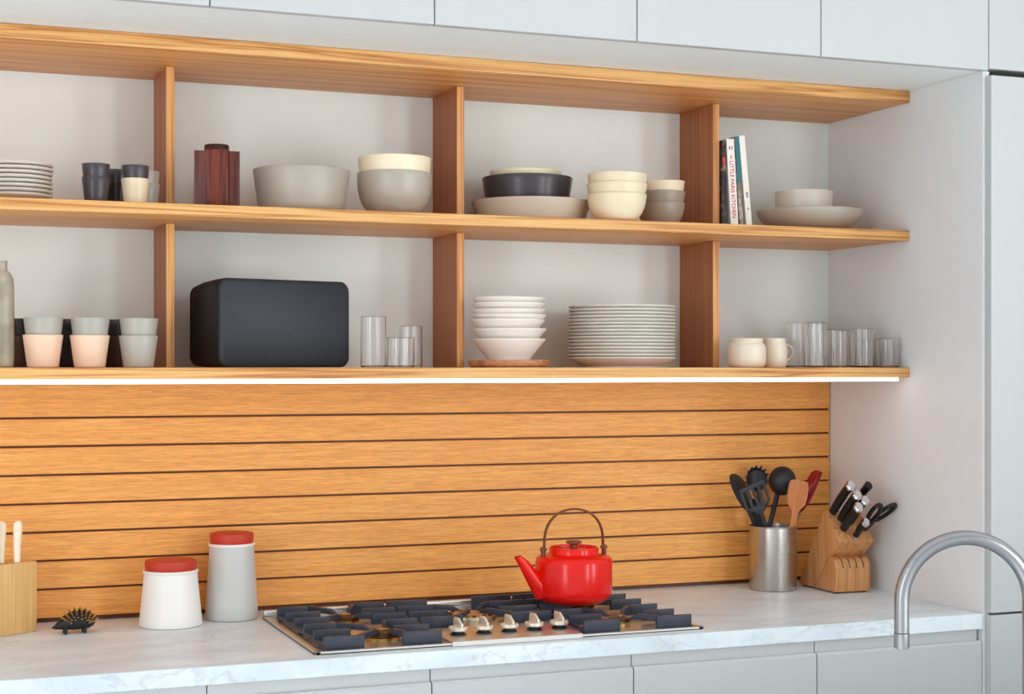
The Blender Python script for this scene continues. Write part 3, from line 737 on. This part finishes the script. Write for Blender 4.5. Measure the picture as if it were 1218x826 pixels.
# ------------------------------------------------------------------ canisters
def canister(label, loc, rb, rt, h, rl, hl, m):
    t = thing('canister', label, 'canister', loc, 0, 'white and grey canisters with red lids')
    bm = BM(); lathe(bm, shell([(0, 0), (rb-.004, 0), (rb-.001, .0015), (rb, .005)]+[(rb+(rt-rb)*k/6, .005+(h-.009-.005)*k/6) for k in range(1, 7)]+[(rt-.0008, h-.006)], .003), 72)
    obj('body', bm, m, t)
    bm = BM(); lathe(bm, [(rt-.004, h-.0065), (rt+.0012, h-.0065), (rt+.0028, h-.004), (rt+.0028, h-.0018), (rt+.001, h), (rt-.004, h)], 72, closed=True); obj('rim', bm, M['canrim'], t)
    bm = BM(); lathe(bm, [(0, h-.004), (rl-.002, h-.004), (rl, h), (rl+.001, h+hl-.004), (rl-.0005, h+hl-.001), (rl-.004, h+hl), (0, h+hl+.0012)], 72); obj('lid', bm, M['redlid'], t)
canister('short white tapered canister with a red lid left of the hob', (-1.786, -.141, ZCT+E0), .0690, .0580, .1235, .0555, .022, M['whitecan'])
canister('tall pale grey tapered canister with a red lid left of the hob', (-1.641, -.094, ZCT+E0), .0600, .0500, .172, .0485, .0235, M['greycan'])

# ------------------------------------------------------------------ hedgehog
t = thing('hedgehog_figurine', 'small black iron hedgehog ornament with brass-tipped spikes near the bamboo block', 'ornament', (-1.993, -.172, ZCT+E0), .06)
bm = BM()
st = [(-.050, .014, .0015), (-.044, .0145, .0042), (-.034, .018, .0095), (-.020, .0235, .0165), (-.004, .027, .0205), (.014, .0275, .0205), (.028, .026, .0175), (.038, .0245, .011), (.042, .024, .003)]
tube(bm, [(x, 0, z) for x, z, r in st], [r for x, z, r in st], 18)
obj('body', bm, M['hog'], t)
for x in (-.022, .018):
    for y in (-.009, .009):
        bm = BM(); tube(bm, [(x, y, .016), (x, y*1.1, .006), (x-.001, y*1.15, .0)], [.0042, .0034, .0040], 10); obj('leg', bm, M['hog'], t)
for s in (-1, 1):
    bm = BM(); lathe(bm, [(0, -.003), (.003, 0), (0, .003)], 10, -.030, s*.0085, .027); obj('ear', bm, M['hog'], t)
sp_, tp_ = BM(), BM(); random.seed(7)
for i in range(9):
    u = i/8; th = .42+(PI-.62)*u                   # over the back from the brow to the tail
    for j in range(11):
        a = -1.25+2.5*(j+.5*(i % 2))/10.0
        if a > 1.3: continue
        ce = Vector((.006, 0, .022))
        n = Vector((-math.cos(th)*math.cos(a*.8), math.sin(a)*.95, max(.05, math.sin(th))*math.cos(a))).normalized()
        p = ce+Vector((n.x*.030, n.y*.0175, n.z*.0225)); L = .0125
        tube(sp_, [p-n*.004, p+n*L*.62], [.0034, .0023], 6); tube(tp_, [p+n*L*.60, p+n*L], [.00235, .0012], 6)
obj('spikes', sp_, M['hog'], t); obj('spike_tips', tp_, M['hogtip'], t)

# ------------------------------------------------------------------ bamboo knife block (left)
ang = math.atan2(.049, .079)
t = thing('knife_block', 'pale bamboo knife block with cream knife handles at the left edge', 'knife block', (-2.069, -.116, ZCT+E0), ang)
bh = .152; bm = BM()
box(bm, -.115, .0, 0, 0, .075, bh, bev=.0012, seg=2)
obj('body', bm, M['bamboo'], t)
bm = BM()
for i, x in enumerate((-.043, -.070, -.092)):
    box(bm, x-.011, .016 if i else .012, bh, x+.011, .0185 if i else .0145, bh+.0003)
obj('slot_shade', bm, M['gap_shade'], t, smooth=0)  # thin dark strips painted as the shade inside the knife openings
for i, (x, yy, lab) in enumerate(((-.041, .013, 'cream-handled knife in the bamboo block, nearest the hedgehog'), (-.071, .028, 'cream-handled knife in the bamboo block, second from its right side'),
                               (-.0935, .012, 'cream-handled knife in the bamboo block, cut by the left picture edge'))):
    k = thing('knife', lab, 'knife', t.matrix_basis @ Vector((x, yy, bh+.0006)), ang, 'cream-handled knives in the bamboo block')
    bm = BM(); tube(bm, [(0, 0, 0), (0, 0, .012), (.0005, 0, .045), (.0018, 0, .075), (.0022, 0, .084), (.0022, 0, .0885)], [.0075, .0078, .0092, .0108, .0098, .0050], 16, flat=(1, .75))
    obj('handle', bm, M['creamhandle'], k)
    bm = BM(); box(bm, -.006, -.0012, 0, .006, .0012, .0016); obj('bolster', bm, M['chrome'], k)

# ------------------------------------------------------------------ utensil holder
HC = Vector((-.2445, -.122, ZCT+E0))
t = thing('utensil_holder', 'brushed steel cylinder holding kitchen utensils by the wooden knife block', 'utensil holder', HC)
bm = BM(); R, H = .0610, .164
lathe(bm, [(0, 0), (R-.003, 0), (R-.0005, .001), (R, .004), (R, H-.004), (R+.0008, H-.003), (R+.0012, H-.0015), (R+.0004, H), (R-.0012, H-.0006), (R-.0015, H-.004), (R-.0015, .004), (0, .004)], 80)
obj('body', bm, M['steel_v'], t)
RIM = HC.z+H
def utensil(name, label, base, top, build, roll=0, cat='utensil'):
    """local Z runs from base (inside the pot) to top; local X is across the picture"""
    b = Vector(base); d = Vector(top)-b; L = d.length; z = d.normalized()
    x = Vector((math.cos(-.369+roll), math.sin(-.369+roll), 0)); x = (x-z*x.dot(z)).normalized(); y = z.cross(x)
    o = thing(name, label, cat, b, 0, 'utensils in the steel holder'); o.rotation_mode = 'QUATERNION'
    o.rotation_quaternion = Matrix((x, y, z)).transposed().to_quaternion()
    build(o, L); return o
def ell(cx_, cz_, a, b, n=28, p=1.0): return [(cx_+a*math.copysign(abs(math.cos(2*PI*k/n))**p, math.cos(2*PI*k/n)), cz_+b*math.copysign(abs(math.sin(2*PI*k/n))**p, math.sin(2*PI*k/n))) for k in range(n)]
def shaft(o, L, m, r0=.0042, r1=.0038, name='handle', z0=0, flat=(1.3, .75)):
    bm = BM(); tube(bm, [(0, 0, z0), (0, 0, z0+(L-z0)*.5), (0, 0, L)], [r0, (r0+r1)/2, r1], 10, flat=flat); return obj(name, bm, m, o)
def b_spoon(o, L):
    shaft(o, L-.09, M['bk'])
    bm = BM(); slab(bm, ell(0, L-.052, .024, .054, p=.9), .0034, bend=lambda x, z: .014*(1-((z-(L-.052))/.055)**2)*(1-(x/.03)**2)); obj('head', bm, M['bk'], o)
def b_turner(o, L):
    shaft(o, L-.072, M['bk'], .0042, .0050)
    bm = BM(); w0, w1, z0, z1 = .010, .050, L-.078, L
    slab(bm, [(-.006, z0-.004), (.006, z0-.004), (.017, z0+.012), (w1*.72, z0+.020), (w1*.72, z0+.0205), (-w1*.72, z0+.0205), (-w1*.72, z0+.020), (-.017, z0+.012)], .003)
    for k in range(5):
        xa = -w1*.72+k*(w1*1.44-.0062)/4
        box(bm, xa, -.0015, z0+.019, xa+.0062, .0015, z1-.010)
    box(bm, -w1*.72, -.0015, z1-.0115, w1*.72, .0015, z1, bev=.0008, seg=1)
    obj('head', bm, M['bk'], o)
def b_fork(o, L):
    shaft(o, L-.055, M['bk'])
    bm = BM(); slab(bm, ell(0, L-.036, .028, .032), .0035, bend=lambda x, z: .012*(1-(x/.03)**2))
    for k in range(7):
        a = .35+(PI-.7)*k/6; tube(bm, [(.025*math.cos(a), .006, L-.036+.027*math.sin(a)), (.0300*math.cos(a), -.001, L-.036+.034*math.sin(a)), (.0310*math.cos(a), -.009, L-.036+.038*math.sin(a))], [.0034, .0030, .0022], 8)
    obj('head', bm, M['bk'], o)
def b_ladle(o, L):
    shaft(o, L-.03, M['bk'], .0048, .0052)
    bm = BM(); prof = [(0, -.024), (.012, -.0225), (.022, -.017), (.0295, -.008), (.032, .002), (.032, .004), (.030, .004), (.0275, -.0065), (.020, -.0152), (.011, -.0205), (0, -.022)]
    lathe(bm, prof, 32)
    bmesh.ops.transform(bm, matrix=Matrix.Translation((0.004, -.006, L-.030)) @ Matrix.Rotation(math.radians(-96), 4, 'X') @ Matrix.Scale(1.2, 4, (0, 1, 0)) @ Matrix.Scale(1.12, 4, (1, 0, 0)), verts=bm.verts[:])
    obj('head', bm, M['bk'], o)
def b_wood(o, L):
    bm = BM(); a = .0262
    ol = [(-.0075, 0), (.0075, 0), (.0065, L*.40), (.0085, L-.082), (.014, L-.074), (.023, L-.062), (a, L-.045), (a*.98, L-.015), (a*.86, L-.004), (a*.5, L), (-a*.5, L), (-a*.86, L-.004), (-a*.98, L-.015), (-a, L-.045), (-.023, L-.062), (-.014, L-.074), (-.0085, L-.082), (-.0065, L*.40)]
    slab(bm, ol, .006); obj('blade', bm, M['spatula_wood'], o)
def b_tongs(o, L):
    bm = BM()
    for s in (-1, 1):
        tube(bm, [(s*.002, 0, 0), (s*.004, 0, L*.68)], [.005, .0052], 10, flat=(.5, 1.4))
    obj('arm', bm, M['chrome'], o)
    for s in (-1, 1):
        bm = BM(); slab(bm, [(-.0012, L*.66), (.0012, L*.66), (.0065, L*.74), (.0082, L*.88), (.0055, L*.97), (0, L), (-.0030, L*.97), (-.0028, L*.80)], .022, bend=lambda x, z: .003*math.sin(z*420))
        for v in bm.verts: v.co.x = s*v.co.x+s*.0035
        obj('grip', bm, M['redtong'], o)
def b_serv(o, L):
    shaft(o, L-.022, M['bk'], .0040, .0056); obj('head', slab(BM(), ell(0, L-.032, .010, .032), .003, bend=lambda x, z: .004*(1-(x/.014)**2)), M['bk'], o)
def ub(dx, dy): return (HC.x+dx, HC.y+dy, HC.z+.0075)
utensil('spoon', 'black nylon spoon leaning out at the left side of the steel holder', ub(.034, .018), (-.366, -.128, 1.196), b_spoon, -.75)
utensil('slotted_turner', 'black slotted turner in front at the left of the steel holder', ub(.030, -.020), (-.325, -.150, 1.172), b_turner, .3)
utensil('serving_spoon', 'slim black handle standing between the spoon and the slotted turner', ub(.0, .026), (-.2925, -.102, 1.130), b_serv, -.3)
utensil('pasta_server', 'black toothed pasta server standing at the back of the steel holder', ub(.012, .051), (-.262, -.066, 1.212), b_fork, .1)
utensil('ladle', 'black ladle with a round bowl behind the wooden spatula', ub(-.025, .044), (-.192, -.086, 1.204), b_ladle, 0)
utensil('spatula', 'wooden spatula in front of the black ladle in the steel holder', ub(.010, -.034), (-.187, -.158, 1.180), b_wood, .06)
utensil('tongs', 'red-tipped steel tongs leaning out at the right of the steel holder', ub(-.040, -.006), (-.112, -.128, 1.200), b_tongs, .5)

# ------------------------------------------------------------------ wooden knife block (right)
rz = -.01
t = thing('knife_block', 'slanted wooden knife block with black-handled knives in the worktop corner', 'knife block', (-.147, -.264, ZCT+E0), rz)
W_ = .1030                       # local: x across 0..W, y = depth (0 front, + back), z up
D_ = .180
back, topb, topf, ind = (D_, .004), (D_-.126, .205), (D_-.196, .132), (D_-.150, .093)
bm = BM()
prism(bm, [back, topb, topf, ind, (D_-.075, .004)], W_, 'YZ', 0, bev=.0012)
obj('body', bm, M['block_wood'], t)
bm = BM(); prism(bm, [(.1035, .004), (.0005, .004), (.0005, .066), (.004, .077), (.012, .0855), (.0295, .0915)], W_-.001, 'YZ', .0005, bev=.0008); obj('steak_knife_tier', bm, M['block_wood'], t)
bm = BM()
for k in range(4):
    x = .022+k*.020; prism(bm, [(-.0003, .064), (-.0003, .0665), (.0036, .0778), (.0118, .0860), (.022, .0895), (.022, .064)], .0024, 'YZ', x-.0012)
obj('slot_shade', bm, M['gap_shade'], t, smooth=0)  # dark inserts in place of shaded openings in the tier
bm = BM()
for x in (.012, W_-.012):
    for y in (.012, D_-.015): lathe(bm, [(0, 0), (.006, 0), (.006, .0042), (0, .0042)], 12, x, y)
obj('foot', bm, M['blackrub'], t)
MT = t.matrix_basis.copy(); MT = Matrix.Translation(t.location) @ Matrix.Rotation(rz, 4, 'Z')
fd = Vector((0, topf[0]-topb[0], topf[1]-topb[1])); kd = Vector((0, topb[0]-back[0], topb[1]-back[1])).normalized()
sn = Vector((0, fd.z, -fd.y)); sn = sn if sn.z > 0 else -sn; sn.normalize(); kd = sn.copy()
def slotpos(w, s): return MT @ (Vector((w*W_, topb[0], topb[1]))+fd*s+sn*.0008)
def orient(o, side=0):
    z = (MT.to_3x3() @ kd).normalized(); x = (MT.to_3x3() @ Vector((1, 0, 0))); x = (x-z*x.dot(z)).normalized()
    x = (x+z*side).normalized(); z = (z-x*z.dot(x)).normalized(); y = z.cross(x)
    o.rotation_mode = 'QUATERNION'; o.rotation_quaternion = Matrix((x, y, z)).transposed().to_quaternion()
def chef(label, w, s, L, endcap=True, r=.0105):
    k = thing('knife', label, 'knife', slotpos(w, s), 0, 'black-handled knives in the wooden block'); orient(k)
    bm = BM(); tube(bm, [(0, 0, .0095), (0, .0005, .03), (0, .001, L*.5), (0, -.0005, L*.8), (0, -.003, L-.004)], [r*.92, r, r*1.05, r, r*1.12], 16, flat=(.92, 1.12)); obj('handle', bm, M['bkhandle'], k)
    bm = BM(); box(bm, -.0055, -.009, .0, .0055, .009, .0094, bev=.0018); obj('bolster', bm, M['chrome'], k)
    if endcap:
        bm = BM(); tube(bm, [(0, -.003, L-.0039), (0, -.0042, L+.002), (0, -.0052, L+.006)], [r*1.13, r*1.16, r*.9], 16, flat=(1.0, 1.2)); obj('end_cap', bm, M['chrome'], k)
    bm = BM()
    for z in (L*.3, L*.52, L*.74): lathe(bm, [(0, -.0078), (.0022, -.0078), (.0022, .0078), (0, .0078)], 10, z, 0, 0)
    bmesh.ops.transform(bm, matrix=Matrix(((0, 0, 1, 0), (0, 1, 0, .001), (1, 0, 0, 0), (0, 0, 0, 1))), verts=bm.verts[:]); obj('rivet', bm, M['chrome'], k)
chef('black-handled knife at the back left of the wooden block, highest on that side', .15, .12, .118)
chef('black-handled knife just in front of the highest one at the left of the block', .27, .36, .110)
chef('long black steel handle at the back right of the wooden block', .66, .14, .124, False, .0095)
chef('black-handled knife in the middle of the wooden block behind the front pair', .49, .46, .100)
chef('black-handled knife at the front left of the wooden block', .22, .66, .100)
chef('short black-handled knife at the front of the wooden block beside the scissors', .48, .88, .066, True, .0085)
k = thing('kitchen_scissors', 'black-handled kitchen scissors at the right of the wooden knife block', 'scissors', slotpos(.83, .66), 0); orient(k, -.22)
bm = BM(); prism(bm, [(-.009, 0), (.009, 0), (.012, .030), (.006, .046), (-.006, .040), (-.012, .030)], .007, 'XZ', -.0035, bev=.0015); obj('pivot', bm, M['bkhandle'], k)
for s, L_ in ((-1, 0), (1, .006)):
    bm = BM(); pts = []
    for q in range(20):
        a = 2*PI*q/20; xx, zz = .0125*math.cos(a), .034*math.sin(a)
        c_, s_ = math.cos(-.28*s), math.sin(-.28*s)
        pts.append((s*.0155+xx*c_-zz*s_, (.0012*s), .068+L_+xx*s_+zz*c_))
    tube(bm, pts, .0056, 10, close=True); obj('finger_loop', bm, M['bkhandle'], k)

# ------------------------------------------------------------------ island with the tap
t = thing('kitchen_island', 'pale stone kitchen island carrying the tap, below the picture', 'island', (.15, -1.9, 0))
bm = BM(); box(bm, -1.0, -.42, .86, .9, .42, .893, bev=.0015, seg=1); obj('top', bm, M['marble'], t)
obj('body', bx(-.98, -.40, 0, .88, .40, .8598), M['lacquer_in'], t, smooth=0)
t = thing('kitchen_tap', 'brushed steel swan-neck tap in the right foreground', 'tap', (-.606, -1.557, .8932), -.3694)
wv = .2115; xs = -wv              # spout hangs at local x = -wv, riser at 0
pts = [(0, 0, .012), (0, 0, .10), (0, 0, .185)]
Rr, zc = wv/2, .190
for k in range(0, 33):
    a = PI*k/32; pts.append((-Rr+Rr*math.cos(a), 0, zc+Rr*1.0*math.sin(a)))
pts += [(-wv, 0, .17), (-wv, 0, .1395)]
bm = BM(); tube(bm, pts, .0122, 24); obj('spout', bm, M['faucet'], t)
bm = BM(); lathe(bm, [(0, .112), (.0085, .112), (.0085, .114), (.0125, .114), (.0128, .116), (.0128, .138), (0, .138)], 32, -wv, 0); obj('aerator', bm, M['faucet'], t)
bm = BM(); lathe(bm, [(0, 0), (.026, 0), (.026, .006), (.0245, .008), (.0145, .012), (0, .012)], 40); obj('base', bm, M['faucet'], t)
